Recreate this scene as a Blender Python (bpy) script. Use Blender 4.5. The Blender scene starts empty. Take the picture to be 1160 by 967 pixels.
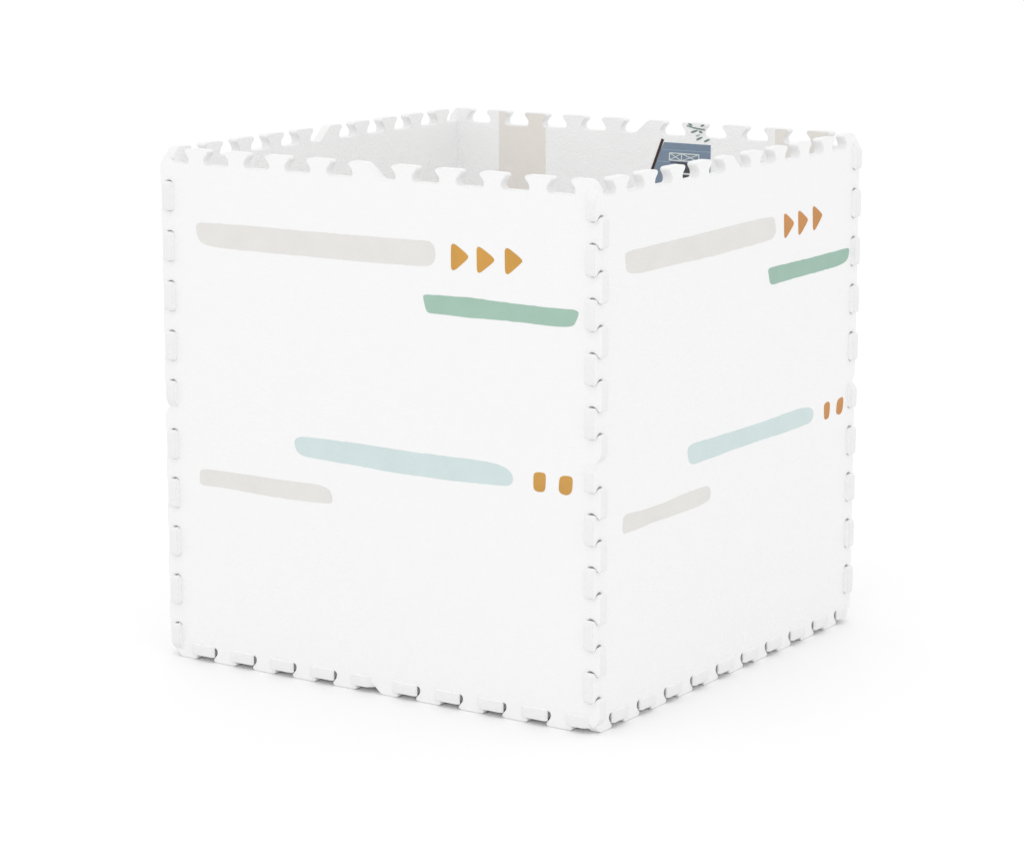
import bpy, bmesh, math, random
from mathutils import Vector, Matrix
from mathutils.geometry import delaunay_2d_cdt

S = 0.30                      # one foam tile is 30 cm; all panel coordinates below are in tiles
scene = bpy.context.scene

# ------------------------------------------------------------------ camera
cam_data = bpy.data.cameras.new('camera')
cam = bpy.data.objects.new('camera', cam_data)
scene.collection.objects.link(cam)
cam.location = (7.8831 * S, -9.4140 * S, 3.3456 * S)
cam.rotation_euler = (math.radians(78.7009), math.radians(-0.004), math.radians(33.5616))
cam_data.sensor_width = 36.0
cam_data.lens = 36.0 * 3511.6 / 1160.0
cam_data.clip_start = 0.05
cam_data.clip_end = 500
scene.camera = cam

# ------------------------------------------------------------------ light: a white studio dome and one soft lamp
world = bpy.data.worlds.new('World')
scene.world = world
world.use_nodes = True
bg = world.node_tree.nodes['Background']
bg.inputs['Color'].default_value = (1.0, 1.0, 1.0, 1)
bg.inputs['Strength'].default_value = 1.11

lamp_data = bpy.data.lights.new('softbox', 'AREA')
lamp_data.shape = 'DISK'
lamp_data.size = 3.0
lamp_data.energy = 12
lamp = bpy.data.objects.new('softbox', lamp_data)
scene.collection.objects.link(lamp)
lamp.location = (0.6, -1.2, 4.2)
d = Vector((0.3, 0.3, 0.2)) - lamp.location
lamp.rotation_euler = d.to_track_quat('-Z', 'Y').to_euler()

scene.view_settings.view_transform = 'Standard'
scene.view_settings.look = 'None'
scene.view_settings.exposure = 0.0
scene.view_settings.gamma = 1.0
scene.cycles.max_bounces = 14
scene.cycles.diffuse_bounces = 12
scene.cycles.use_denoising = True


# ------------------------------------------------------------------ materials
def foam_material(name, col, bump=0.25, scale=900.0, rough=0.62, wear=0.02, ribs=0.0):
    m = bpy.data.materials.new(name)
    m.use_nodes = True
    nt = m.node_tree
    b = nt.nodes['Principled BSDF']
    b.inputs['Roughness'].default_value = rough
    b.inputs['Specular IOR Level'].default_value = 0.25
    tc = nt.nodes.new('ShaderNodeTexCoord')
    # a very faint blotchiness of the foam / ink
    n1 = nt.nodes.new('ShaderNodeTexNoise')
    n1.inputs['Scale'].default_value = 26.0
    n1.inputs['Detail'].default_value = 5.0
    nt.links.new(tc.outputs['Object'], n1.inputs['Vector'])
    r = nt.nodes.new('ShaderNodeMapRange')
    r.inputs['From Min'].default_value = 0.3
    r.inputs['From Max'].default_value = 0.7
    r.inputs['To Min'].default_value = 1.0 - wear
    r.inputs['To Max'].default_value = 1.0 + wear
    nt.links.new(n1.outputs['Fac'], r.inputs['Value'])
    mul = nt.nodes.new('ShaderNodeVectorMath')
    mul.operation = 'SCALE'
    mul.inputs[0].default_value = col
    nt.links.new(r.outputs['Result'], mul.inputs['Scale'])
    nt.links.new(mul.outputs['Vector'], b.inputs['Base Color'])
    # pebbled emboss of EVA foam
    v = nt.nodes.new('ShaderNodeTexVoronoi')
    v.inputs['Scale'].default_value = scale * 0.5
    nt.links.new(tc.outputs['Object'], v.inputs['Vector'])
    n2 = nt.nodes.new('ShaderNodeTexNoise')
    n2.inputs['Scale'].default_value = scale
    n2.inputs['Detail'].default_value = 2.0
    nt.links.new(tc.outputs['Object'], n2.inputs['Vector'])
    add = nt.nodes.new('ShaderNodeMath')
    add.operation = 'ADD'
    nt.links.new(v.outputs['Distance'], add.inputs[0])
    nt.links.new(n2.outputs['Fac'], add.inputs[1])
    bp = nt.nodes.new('ShaderNodeBump')
    bp.inputs['Strength'].default_value = bump
    bp.inputs['Distance'].default_value = 0.0009
    nt.links.new(add.outputs['Value'], bp.inputs['Height'])
    nt.links.new(bp.outputs['Normal'], b.inputs['Normal'])
    return m


M = {
    'foam':   foam_material('white_eva_foam', (0.866, 0.866, 0.866), wear=0.002, bump=0.2),
    'grain':  foam_material('embossed_foam_back', (0.90, 0.90, 0.90), wear=0.004, bump=0.42, scale=800.0),
    'cut':    foam_material('cut_foam_edge', (0.82, 0.82, 0.82), wear=0.006, bump=0.3, rough=0.8),
    'beige':  foam_material('beige_ink', (0.742, 0.724, 0.70)),
    'beige2': foam_material('grey_beige_ink', (0.735, 0.722, 0.70)),
    'taupe':  foam_material('taupe_ink', (0.785, 0.75, 0.705)),
    'arrow':  foam_material('ochre_ink', (0.60, 0.315, 0.068), wear=0.06),
    'dash':   foam_material('ochre_ink_dash', (0.565, 0.305, 0.075), wear=0.06),
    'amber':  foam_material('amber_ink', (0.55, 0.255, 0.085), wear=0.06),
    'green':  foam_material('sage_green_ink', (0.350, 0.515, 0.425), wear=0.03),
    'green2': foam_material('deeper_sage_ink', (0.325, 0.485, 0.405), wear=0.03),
    'blue':   foam_material('pale_blue_ink', (0.60, 0.70, 0.70)),
    'navy':   foam_material('slate_blue_ink', (0.203, 0.264, 0.345), wear=0.06),
    'plank':  foam_material('light_slate_ink', (0.27, 0.36, 0.47)),
    'dark':   foam_material('charcoal_ink', (0.075, 0.075, 0.085)),
    'brown':  foam_material('dark_brown_ink', (0.055, 0.03, 0.026), wear=0.3),
    'cream':  foam_material('white_line_ink', (0.66, 0.70, 0.70)),
    'leaf':   foam_material('grey_green_ink', (0.20, 0.265, 0.24), wear=0.06),
    'mint':   foam_material('faded_green_ink', (0.42, 0.52, 0.48)),
}


# ------------------------------------------------------------------ floor
def link(name, me, mat=None, parent=None, mats=None):
    o = bpy.data.objects.new(name, me)
    for m in (mats or [mat]):
        if m:
            me.materials.append(m)
    scene.collection.objects.link(o)
    if parent:
        o.parent = parent
    return o


E, B = 0.010, 0.028           # how far each wall face lies outside the nominal edge; tooth root
T = 0.043                     # panel thickness
TIP = 0.032                   # the teeth are longer than the foam is thick and stick out past the next wall
FLOOR_Z = -(TIP + 0.009 + 0.0006) * S

fm = bpy.data.materials.new('white_studio_floor')
fm.use_nodes = True
nt = fm.node_tree
pb = nt.nodes['Principled BSDF']
pb.inputs['Roughness'].default_value = 0.55
pb.inputs['Specular IOR Level'].default_value = 0.3
nz = nt.nodes.new('ShaderNodeTexNoise')
nz.inputs['Scale'].default_value = 3.0
mr = nt.nodes.new('ShaderNodeMapRange')
mr.inputs['To Min'].default_value = 0.902
mr.inputs['To Max'].default_value = 0.910
cc = nt.nodes.new('ShaderNodeCombineColor')
nt.links.new(nz.outputs['Fac'], mr.inputs['Value'])
for k in ('Red', 'Green', 'Blue'):
    nt.links.new(mr.outputs['Result'], cc.inputs[k])
nt.links.new(cc.outputs['Color'], pb.inputs['Base Color'])
bm = bmesh.new()
bmesh.ops.create_grid(bm, x_segments=1, y_segments=1, size=60)
me = bpy.data.meshes.new('floor')
bm.to_mesh(me); bm.free()
floor = link('floor', me, fm)
floor.location = (0, 0, FLOOR_Z)
floor['kind'] = 'structure'


# ------------------------------------------------------------------ puzzle edge outline
def tooth(c):
    """one dovetail tooth centred at c, left foot to right foot: (s, h)"""
    half = [(0.057, -B), (0.0425, -B + 0.002), (0.0375, -B + 0.015), (0.0415, -B + 0.028),
            (0.0570, TIP - 0.016), (0.0590, TIP - 0.008), (0.0500, TIP)]
    left = [(c - a, h) for a, h in half]
    right = [(c + a, h) for a, h in reversed(half)]
    return left + right


def edge(n=2, cut=True):
    """outline of one panel side, running 0 -> n tiles; cut: the tooth at each tile joint is cut off slantwise"""
    pts = []
    for t in range(n):
        for k in range(4):
            pts += tooth(t + 0.15 + 0.2 * k)
        if t < n - 1 and not cut:
            pts += tooth(t + 0.95)
            continue
        last = tooth(t + 0.95)[:7]
        pts += last                                     # the corner tooth of a tile is cut off slantwise
        pts += [(t + 0.968, TIP), (t + 0.980, TIP - 0.006)]
        if t < n - 1:
            pts += [(t + 1.036, -B + 0.004), (t + 1.046, -B)]
    return pts


def intersect(p, q, r, s):
    d1 = (q[0] - p[0], q[1] - p[1]); d2 = (s[0] - r[0], s[1] - r[1])
    den = d1[0] * d2[1] - d1[1] * d2[0]
    k = ((r[0] - p[0]) * d2[1] - (r[1] - p[1]) * d2[0]) / den
    return (p[0] + k * d1[0], p[1] + k * d1[1])


def outline(n=2, cuts=(True, True, True, True), rise=0.0):
    """closed clockwise outline in panel coordinates, 0..n both ways"""
    pts = []
    fr = [((0, n + rise), (1, 0), (0, 1)), ((n, n), (0, -1), (1, 0)), ((n, 0), (-1, 0), (0, -1)), ((0, 0), (0, 1), (-1, 0))]
    peak = intersect((-0.026, n + TIP), (0.042, n - B), (-TIP, n - 0.026), (B, n + 0.042))
    # peak at the start of the top side in (s, h)
    ps, ph = peak[0], peak[1] - n
    for (o, s, h), c in zip(fr, cuts):
        e = [(ps, ph), (0.036, -B + 0.004), (0.046, -B)] + edge(n, c)
        pts += [(o[0] + a * s[0] + b * h[0], o[1] + a * s[1] + b * h[1]) for a, b in e]
    for _ in range(2):                                  # round everything a little
        q = []
        m = len(pts)
        for i in range(m):
            a, b = pts[i], pts[(i + 1) % m]
            L = math.hypot(a[0] - b[0], a[1] - b[1])
            if L < 1e-6:
                continue
            k = min(0.25, 0.005 / L)
            q += [(a[0] + (b[0] - a[0]) * k, a[1] + (b[1] - a[1]) * k),
                  (b[0] + (a[0] - b[0]) * k, b[1] + (a[1] - b[1]) * k)]
        pts = q
    return pts


def inset(pts, r):
    """shift a clockwise outline inwards by r"""
    m = len(pts); out = []
    for i in range(m):
        a, b, c = pts[i - 1], pts[i], pts[(i + 1) % m]
        n1 = Vector((b[1] - a[1], -(b[0] - a[0]))).normalized()
        n2 = Vector((c[1] - b[1], -(c[0] - b[0]))).normalized()
        n_ = (n1 + n2)
        n_ = n_.normalized() if n_.length > 1e-6 else n1
        k = r / max(0.6, n_.dot(n1))
        out.append((b[0] + n_.x * k, b[1] + n_.y * k))
    return out


def slab(pts, thick, r, N):
    """extruded outline with a softly rounded rim; local z runs from the outer face (0) inwards (-thick)"""
    bm = bmesh.new()
    prof = [(r, 0.0), (0.42 * r, -0.12 * r), (0.12 * r, -0.42 * r), (0.0, -r),
            (0.0, -thick + r), (0.12 * r, -thick + 0.42 * r), (0.42 * r, -thick + 0.12 * r), (r, -thick)]
    rings = []
    for ins, z in prof:
        p = inset(pts, ins) if ins else pts
        rings.append([bm.verts.new((x * S, y * S, z * S)) for x, y in p])
    m = len(pts)
    for a, b in zip(rings, rings[1:]):
        for i in range(m):
            j = (i + 1) % m
            f = bm.faces.new((a[i], a[j], b[j], b[i]))
            f.smooth = True
            f.material_index = 1                        # cut edge of the foam
    p2 = [Vector(p) for p in inset(pts, r)]
    res = delaunay_2d_cdt(p2, [], [list(range(m - 1, -1, -1))], 1, 1e-7)
    back = [o_[0] for o_ in res[3]]
    assert len(res[0]) == m
    for tri in res[2]:
        ids = [back[k] for k in tri]
        bm.faces.new([rings[0][k] for k in ids])
        bm.faces.new([rings[-1][k] for k in reversed(ids)]).material_index = 2
    for ring in (rings[0], rings[-1]):
        for i in range(m):
            bm.edges.get((ring[i], ring[(i + 1) % m])).smooth = False
    bm.normal_update()
    me = bpy.data.meshes.new(N)
    bm.to_mesh(me); bm.free()
    return me


def prism(polys, N, side=1, z0=0.0):
    """thin printed shapes lying on a panel face; polys = [(points, lift, slot)]; side -1 puts them on the inner face"""
    bm = bmesh.new()
    for pts, lift, slot in polys:
        z1 = z0 + side * lift * S
        lo = z0 - side * 0.002 * S
        a = [bm.verts.new((x * S, y * S, z1)) for x, y in pts]
        b = [bm.verts.new((x * S, y * S, lo)) for x, y in pts]
        fs = [bm.faces.new(a), bm.faces.new(list(reversed(b)))]
        m = len(pts)
        for i in range(m):
            j = (i + 1) % m
            fs.append(bm.faces.new((a[j], a[i], b[i], b[j])))
        for f in fs:
            f.material_index = slot
    bmesh.ops.recalc_face_normals(bm, faces=bm.faces)
    me = bpy.data.meshes.new(N)
    bm.to_mesh(me); bm.free()
    return me


def smooth_loop(pts, it=2, wob=0.0, seed=1):
    rnd = random.Random(seed)
    for _ in range(it):
        q = []
        for i in range(len(pts)):
            a, b = pts[i], pts[(i + 1) % len(pts)]
            L = math.hypot(a[0] - b[0], a[1] - b[1])
            k = min(0.25, 0.008 / max(L, 1e-6))
            q += [(a[0] + (b[0] - a[0]) * k, a[1] + (b[1] - a[1]) * k),
                  (b[0] + (a[0] - b[0]) * k, b[1] + (a[1] - b[1]) * k)]
        pts = q
    if wob:                                             # brush edge: split long runs and shake them a hair
        q = []
        for i in range(len(pts)):
            a, b = pts[i], pts[(i + 1) % len(pts)]
            L = math.hypot(a[0] - b[0], a[1] - b[1])
            n = max(1, int(L / 0.02))
            for k in range(n):
                w = wob if k else 0.0
                q.append((a[0] + (b[0] - a[0]) * k / n + rnd.uniform(-w, w), a[1] + (b[1] - a[1]) * k / n + rnd.uniform(-w, w)))
        pts = q
    return pts


def bar(p, q, w):
    d_ = Vector((q[0] - p[0], q[1] - p[1])).normalized()
    n_ = Vector((-d_.y, d_.x)) * (w / 2)
    return [(p[0] + n_.x, p[1] + n_.y), (q[0] + n_.x, q[1] + n_.y), (q[0] - n_.x, q[1] - n_.y), (p[0] - n_.x, p[1] - n_.y)]


def clip_strip(pts, x0, x1):
    """keep the part of an outline between two vertical lines"""
    for lim, sgn in ((x0, 1), (x1, -1)):
        out = []
        for i in range(len(pts)):
            a, b = pts[i - 1], pts[i]
            ia, ib = sgn * (a[0] - lim) >= 0, sgn * (b[0] - lim) >= 0
            if ia != ib:
                k = (lim - a[0]) / (b[0] - a[0])
                out.append((lim, a[1] + (b[1] - a[1]) * k))
            if ib:
                out.append(b)
        pts = out
    return pts


# ------------------------------------------------------------------ the box
box = bpy.data.objects.new('foam_play_box', None)
box.empty_display_size = 0.1
scene.collection.objects.link(box)
box['label'] = 'open white foam puzzle mat cube with jagged dovetail edges and pastel printed stripes'
box['category'] = 'play box'

RISE = 0.009                  # the top row of teeth stands a little higher than the tile module
OUT = outline(rise=RISE)
PANEL = slab(OUT, T, 0.0035, 'wall_panel')


def frame(o, U, V):
    o, U, V = Vector(o), Vector(U), Vector(V)
    N = U.cross(V)
    m = Matrix((U, V, N)).transposed().to_4x4()
    m.translation = o * S
    return m


def panel(name, o, U, V, label, me=None):
    p = bpy.data.objects.new(name, me or PANEL)
    scene.collection.objects.link(p)
    p.parent = box
    p.matrix_local = frame(o, U, V)
    if label:
        p['label'] = label
    return p


SIDE = slab(outline(2, (True, True, False, True), RISE), T, 0.0035, 'side_panel')
BASE = slab(outline(2, (True, False, True, True)), T, 0.0035, 'floor_panel')
for me in (PANEL, SIDE, BASE):
    me.materials.append(M['foam'])
    me.materials.append(M['cut'])
    me.materials.append(M['grain'])
front = panel('wall_panel', (0, 0, -RISE), (1, 0, 0), (0, 0, 1), 'wide front wall with long beige, blue and green stripes')
right = panel('wall_panel', (2 + E, E, -RISE), (0, 1, 0), (0, 0, 1), 'narrower right wall with slanting stripes and amber arrows', SIDE)
back = panel('wall_panel', (2, 2 + 2 * E, -RISE), (-1, 0, 0), (0, 0, 1), 'rear wall with taupe bands and a blue house inside')
left = panel('wall_panel', (-E, 2 + E, -RISE), (0, -1, 0), (0, 0, 1), 'plain white left rear wall')
base = panel('floor_panel', (-0.008, 2 + E + 0.008, -E - RISE), (1, 0, 0), (0, -1, 0), None, BASE)

F_MARKS = [
    ('beige', [(0.1424, 1.7307), (0.1613, 1.7451), (0.4041, 1.75), (0.6805, 1.7491), (1.1121, 1.7537), (1.2634, 1.7555), (1.285, 1.7462), (1.2948, 1.7153), (1.2913, 1.6833), (1.2711, 1.6624), (1.2125, 1.6577), (0.9403, 1.6524), (0.7668, 1.6527), (0.5011, 1.6515), (0.2839, 1.6518), (0.2015, 1.657), (0.1649, 1.6686), (0.1506, 1.6907)]),
    ('arrow', [(1.3663, 1.7442), (1.3729, 1.753), (1.3861, 1.7512), (1.4321, 1.722), (1.4435, 1.7092), (1.432, 1.696), (1.3874, 1.6595), (1.3741, 1.6543), (1.3659, 1.6618)]),
    ('arrow', [(1.4813, 1.7422), (1.4879, 1.7509), (1.5009, 1.7478), (1.5497, 1.719), (1.5595, 1.7062), (1.5481, 1.6944), (1.504, 1.6608), (1.4909, 1.6542), (1.4828, 1.6618)]),
    ('arrow', [(1.6065, 1.7466), (1.6129, 1.7552), (1.6259, 1.7535), (1.6725, 1.7247), (1.6838, 1.7134), (1.6742, 1.7032), (1.6291, 1.6656), (1.6162, 1.6591), (1.6081, 1.668)]),
    ('green', [(1.2352, 1.5459), (1.2487, 1.5526), (1.3455, 1.5554), (1.4447, 1.5585), (1.543, 1.5547), (1.6727, 1.5524), (1.8325, 1.5516), (1.9115, 1.5533), (1.9289, 1.5467), (1.9274, 1.5332), (1.9149, 1.5051), (1.9055, 1.4935), (1.8803, 1.4871), (1.8328, 1.4841), (1.7049, 1.4859), (1.5755, 1.485), (1.4445, 1.4814), (1.3451, 1.4835), (1.2784, 1.4831), (1.2583, 1.484), (1.2483, 1.497)]),
    ('blue', [(0.6167, 0.9139), (0.6241, 0.9307), (0.6494, 0.9408), (0.7562, 0.9442), (0.9319, 0.9453), (1.1903, 0.9406), (1.4427, 0.9445), (1.5585, 0.9412), (1.6078, 0.9316), (1.6356, 0.914), (1.6437, 0.8913), (1.6372, 0.8724), (1.6159, 0.8615), (1.5584, 0.8587), (1.4424, 0.8545), (1.3083, 0.851), (1.104, 0.8508), (0.8959, 0.8577), (0.7195, 0.8617), (0.6571, 0.8646), (0.6269, 0.8815)]),
    ('beige2', [(0.1396, 0.7389), (0.1473, 0.7503), (0.1699, 0.7545), (0.3002, 0.7566), (0.4837, 0.7563), (0.6463, 0.7583), (0.7357, 0.7589), (0.7747, 0.752), (0.7957, 0.7357), (0.8023, 0.6987), (0.788, 0.6911), (0.6989, 0.6858), (0.573, 0.6834), (0.3908, 0.686), (0.243, 0.6902), (0.1589, 0.6874), (0.1384, 0.6939)]),
    ('dash', [(1.7332, 0.9159), (1.7396, 0.9278), (1.7622, 0.9319), (1.7832, 0.9302), (1.7881, 0.9211), (1.7866, 0.8739), (1.7802, 0.8606), (1.7656, 0.8561), (1.743, 0.8575), (1.7333, 0.8674)]),
    ('dash', [(1.8475, 0.9158), (1.8555, 0.9278), (1.8794, 0.9321), (1.9018, 0.9306), (1.9066, 0.9188), (1.9036, 0.8785), (1.8941, 0.8636), (1.875, 0.8571), (1.8525, 0.8626), (1.8445, 0.874)]),
]
G_MARKS = [
    ('beige', [(0.1767, 1.74), (0.189, 1.7483), (0.2355, 1.751), (0.377, 1.7533), (0.5376, 1.7539), (0.702, 1.7553), (0.8701, 1.7584), (1.0422, 1.7607), (1.2185, 1.7614), (1.2903, 1.758), (1.3104, 1.7505), (1.3151, 1.7192), (1.3228, 1.7051), (1.3143, 1.6885), (1.2932, 1.6715), (1.2216, 1.6675), (1.0451, 1.6636), (0.8727, 1.6598), (0.7042, 1.6586), (0.5395, 1.6608), (0.4105, 1.6599), (0.2838, 1.6598), (0.229, 1.665), (0.1978, 1.6729), (0.1852, 1.69), (0.1801, 1.7192)]),
    ('arrow', [(1.3865, 1.7555), (1.3936, 1.76), (1.4084, 1.7557), (1.4553, 1.7276), (1.4687, 1.7146), (1.4599, 1.7031), (1.4116, 1.6668), (1.3989, 1.6629), (1.3914, 1.6691)]),
    ('arrow', [(1.5042, 1.7543), (1.5133, 1.7587), (1.5283, 1.7535), (1.5761, 1.7251), (1.5858, 1.7151), (1.5787, 1.7051), (1.5316, 1.6674), (1.517, 1.662), (1.5093, 1.6682)]),
    ('arrow', [(1.6273, 1.759), (1.6365, 1.7643), (1.6538, 1.7571), (1.7004, 1.7296), (1.7084, 1.7198), (1.6993, 1.7099), (1.659, 1.6747), (1.6442, 1.6664), (1.6327, 1.6722)]),
    ('green', [(1.2613, 1.5493), (1.2719, 1.5569), (1.3333, 1.5582), (1.4616, 1.5577), (1.5921, 1.5563), (1.7439, 1.5581), (1.8791, 1.5595), (1.9418, 1.5595), (1.954, 1.5517), (1.9491, 1.5292), (1.9362, 1.5095), (1.9052, 1.5004), (1.8431, 1.4942), (1.6893, 1.4921), (1.5384, 1.4909), (1.4089, 1.4893), (1.3086, 1.4868), (1.2868, 1.4905), (1.2774, 1.5005), (1.2693, 1.5263)]),
    ('blue', [(0.646, 0.9159), (0.6489, 0.937), (0.6704, 0.9471), (0.704, 0.9492), (0.8916, 0.9452), (1.0664, 0.9432), (1.2453, 0.943), (1.4285, 0.9464), (1.5594, 0.9462), (1.6259, 0.9401), (1.659, 0.9246), (1.6694, 0.9045), (1.6568, 0.8835), (1.6344, 0.8724), (1.5623, 0.8705), (1.3942, 0.8685), (1.2115, 0.8705), (0.9981, 0.8706), (0.842, 0.8669), (0.7228, 0.866), (0.6806, 0.8674), (0.6585, 0.8817)]),
    ('beige2', [(0.1748, 0.7419), (0.1809, 0.7576), (0.2028, 0.7635), (0.314, 0.7568), (0.4757, 0.7553), (0.6076, 0.7626), (0.7252, 0.7635), (0.7932, 0.7624), (0.8139, 0.756), (0.8281, 0.7394), (0.827, 0.7131), (0.8119, 0.701), (0.7268, 0.6924), (0.5593, 0.6929), (0.3954, 0.6951), (0.2671, 0.6901), (0.188, 0.6912), (0.1754, 0.698)]),
    ('dash', [(1.7572, 0.9227), (1.7664, 0.9342), (1.7895, 0.937), (1.8072, 0.9323), (1.81, 0.9142), (1.8057, 0.8776), (1.7965, 0.8652), (1.7732, 0.8634), (1.7613, 0.87)]),
    ('dash', [(1.8706, 0.9138), (1.8778, 0.9295), (1.9031, 0.9367), (1.9268, 0.9348), (1.9295, 0.9184), (1.9251, 0.8863), (1.914, 0.8694), (1.8964, 0.8647), (1.8745, 0.8701), (1.8663, 0.879)]),
]

KIND = {'beige': ('printed_stripe', 'broad beige brush stripe near the top'), 'green': ('printed_stripe', 'sage green brush stripe'),
        'blue': ('printed_stripe', 'pale blue brush stripe at mid height'), 'beige2': ('printed_stripe', 'short grey-beige brush stripe'),
        'arrow': ('printed_arrow', None), 'dash': ('printed_dash', None)}
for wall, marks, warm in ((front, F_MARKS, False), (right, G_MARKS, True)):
    for i, (k, pts) in enumerate(marks):
        name, lab = KIND[k]
        long = name == 'printed_stripe'
        pts = smooth_loop(pts, 2, 0.0012 if long else 0.0006, i + 7)
        if k == 'arrow':                                # plump, slightly bowed sides
            cx = sum(x for x, _ in pts) / len(pts); cy = sum(y for _, y in pts) / len(pts)
            pts = [(cx + (x - cx) * 1.04, cy + (y - cy) * 1.03) for x, y in pts]
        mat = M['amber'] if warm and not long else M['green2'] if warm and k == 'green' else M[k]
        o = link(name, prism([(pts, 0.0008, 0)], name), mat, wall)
        o.location.y = RISE * S
        if lab:
            o['label'] = lab

# prints on the inner face of the rear wall (local z = -T)
ZI = -T * S
INS = inset(OUT, 0.004)
for x0, x1 in ((1.4970, 1.7425), (0.1032, 0.3541)):
    o = link('printed_band', prism([(clip_strip(INS, x0, x1), 0.0008, 0)], 'printed_band', -1, ZI), M['taupe'], back)
    o['label'] = 'taupe vertical band on the inner face'

house_mats = [M['navy'], M['plank'], M['brown'], M['cream'], M['dark']]
H = []
H.append(([(0.8832, 1.942), (0.6538, 1.942), (0.6538, 1.45), (0.93, 1.45), (0.93, 1.79), (0.9600, 1.79)], 0.0008, 0))
H.append((bar((0.890, 1.9545), (0.958, 1.778), 0.0128), 0.0016, 2))
for v in (1.910, 1.859):
    H.append((bar((0.915 if v < 1.9 else 0.893, v), (0.6538, v + 0.002), 0.004), 0.0012, 1))
H.append((bar((0.855, 1.8975), (0.7085, 1.8975), 0.0045), 0.0024, 3))
H.append((bar((0.857, 1.8668), (0.7085, 1.8668), 0.0045), 0.0024, 3))
for u in (0.8552, 0.7955, 0.7105):
    H.append((bar((u, 1.8975), (u, 1.8668), 0.0045), 0.0026, 3))
for a, b in ((0.8552, 0.7955), (0.7955, 0.7105)):
    H.append((bar((a, 1.8975), (b, 1.8668), 0.0035), 0.0028, 3))
    H.append((bar((a, 1.8668), (b, 1.8975), 0.0035), 0.0030, 3))
H.append((bar((0.852, 1.8585), (0.700, 1.8585), 0.005), 0.0020, 4))
H.append(([(0.815, 1.856), (0.665, 1.856), (0.665, 1.5), (0.815, 1.5)], 0.0014, 4))
H.append((bar((0.815, 1.8125), (0.665, 1.8125), 0.007), 0.0022, 3))
H.append((bar((0.74, 1.8125), (0.74, 1.52), 0.006), 0.0024, 3))
DU = 0.0096
H = [([(x + DU, y) for x, y in p], l, s) for p, l, s in H]
house = link('printed_house', prism(H, 'printed_house', -1, ZI), None, back, house_mats)
house['label'] = 'slate blue house print with white crossed beams'


def leaf(p, q, w):
    d_ = Vector((q[0] - p[0], q[1] - p[1])); L = d_.length; d_.normalize()
    n_ = Vector((-d_.y, d_.x))
    pts = []
    for i in range(14):
        a = 2 * math.pi * i / 14
        t = 0.5 - 0.5 * math.cos(a)
        y = math.sin(a) * w * (1.15 - 0.45 * t)
        pts.append((p[0] + d_.x * t * L + n_.x * y, p[1] + d_.y * t * L + n_.y * y))
    return pts


LV = [((0.7743, 2.0270), (0.7531, 2.0200), 0), ((0.7138, 2.0200), (0.6951, 2.0255), 0), ((0.7616, 1.9900), (0.7268, 2.0016), 0),
      ((0.7223, 1.9977), (0.7052, 1.9917), 0), ((0.7363, 1.9767), (0.7167, 1.9825), 1), ((0.7343, 1.9597), (0.7041, 1.9739), 0),
      ((0.6958, 1.9542), (0.6674, 1.9675), 0)]
P = [(leaf(a, b, 0.0048), 0.0010 + 0.0001 * i, s) for i, (a, b, s) in enumerate(LV)]
P.append((bar((0.7809, 2.0190), (0.7490, 2.0110), 0.0050), 0.0020, 0))
P.append((bar((0.7500, 2.0112), (0.6934, 2.0045), 0.0055), 0.0021, 0))
sprig = link('printed_sprig', prism(P, 'printed_sprig', -1, ZI), None, back, [M['leaf'], M['mint']])
sprig['label'] = 'small grey-green leafy sprig above the house'
for o in (house, sprig):
    o.location.y = RISE * S
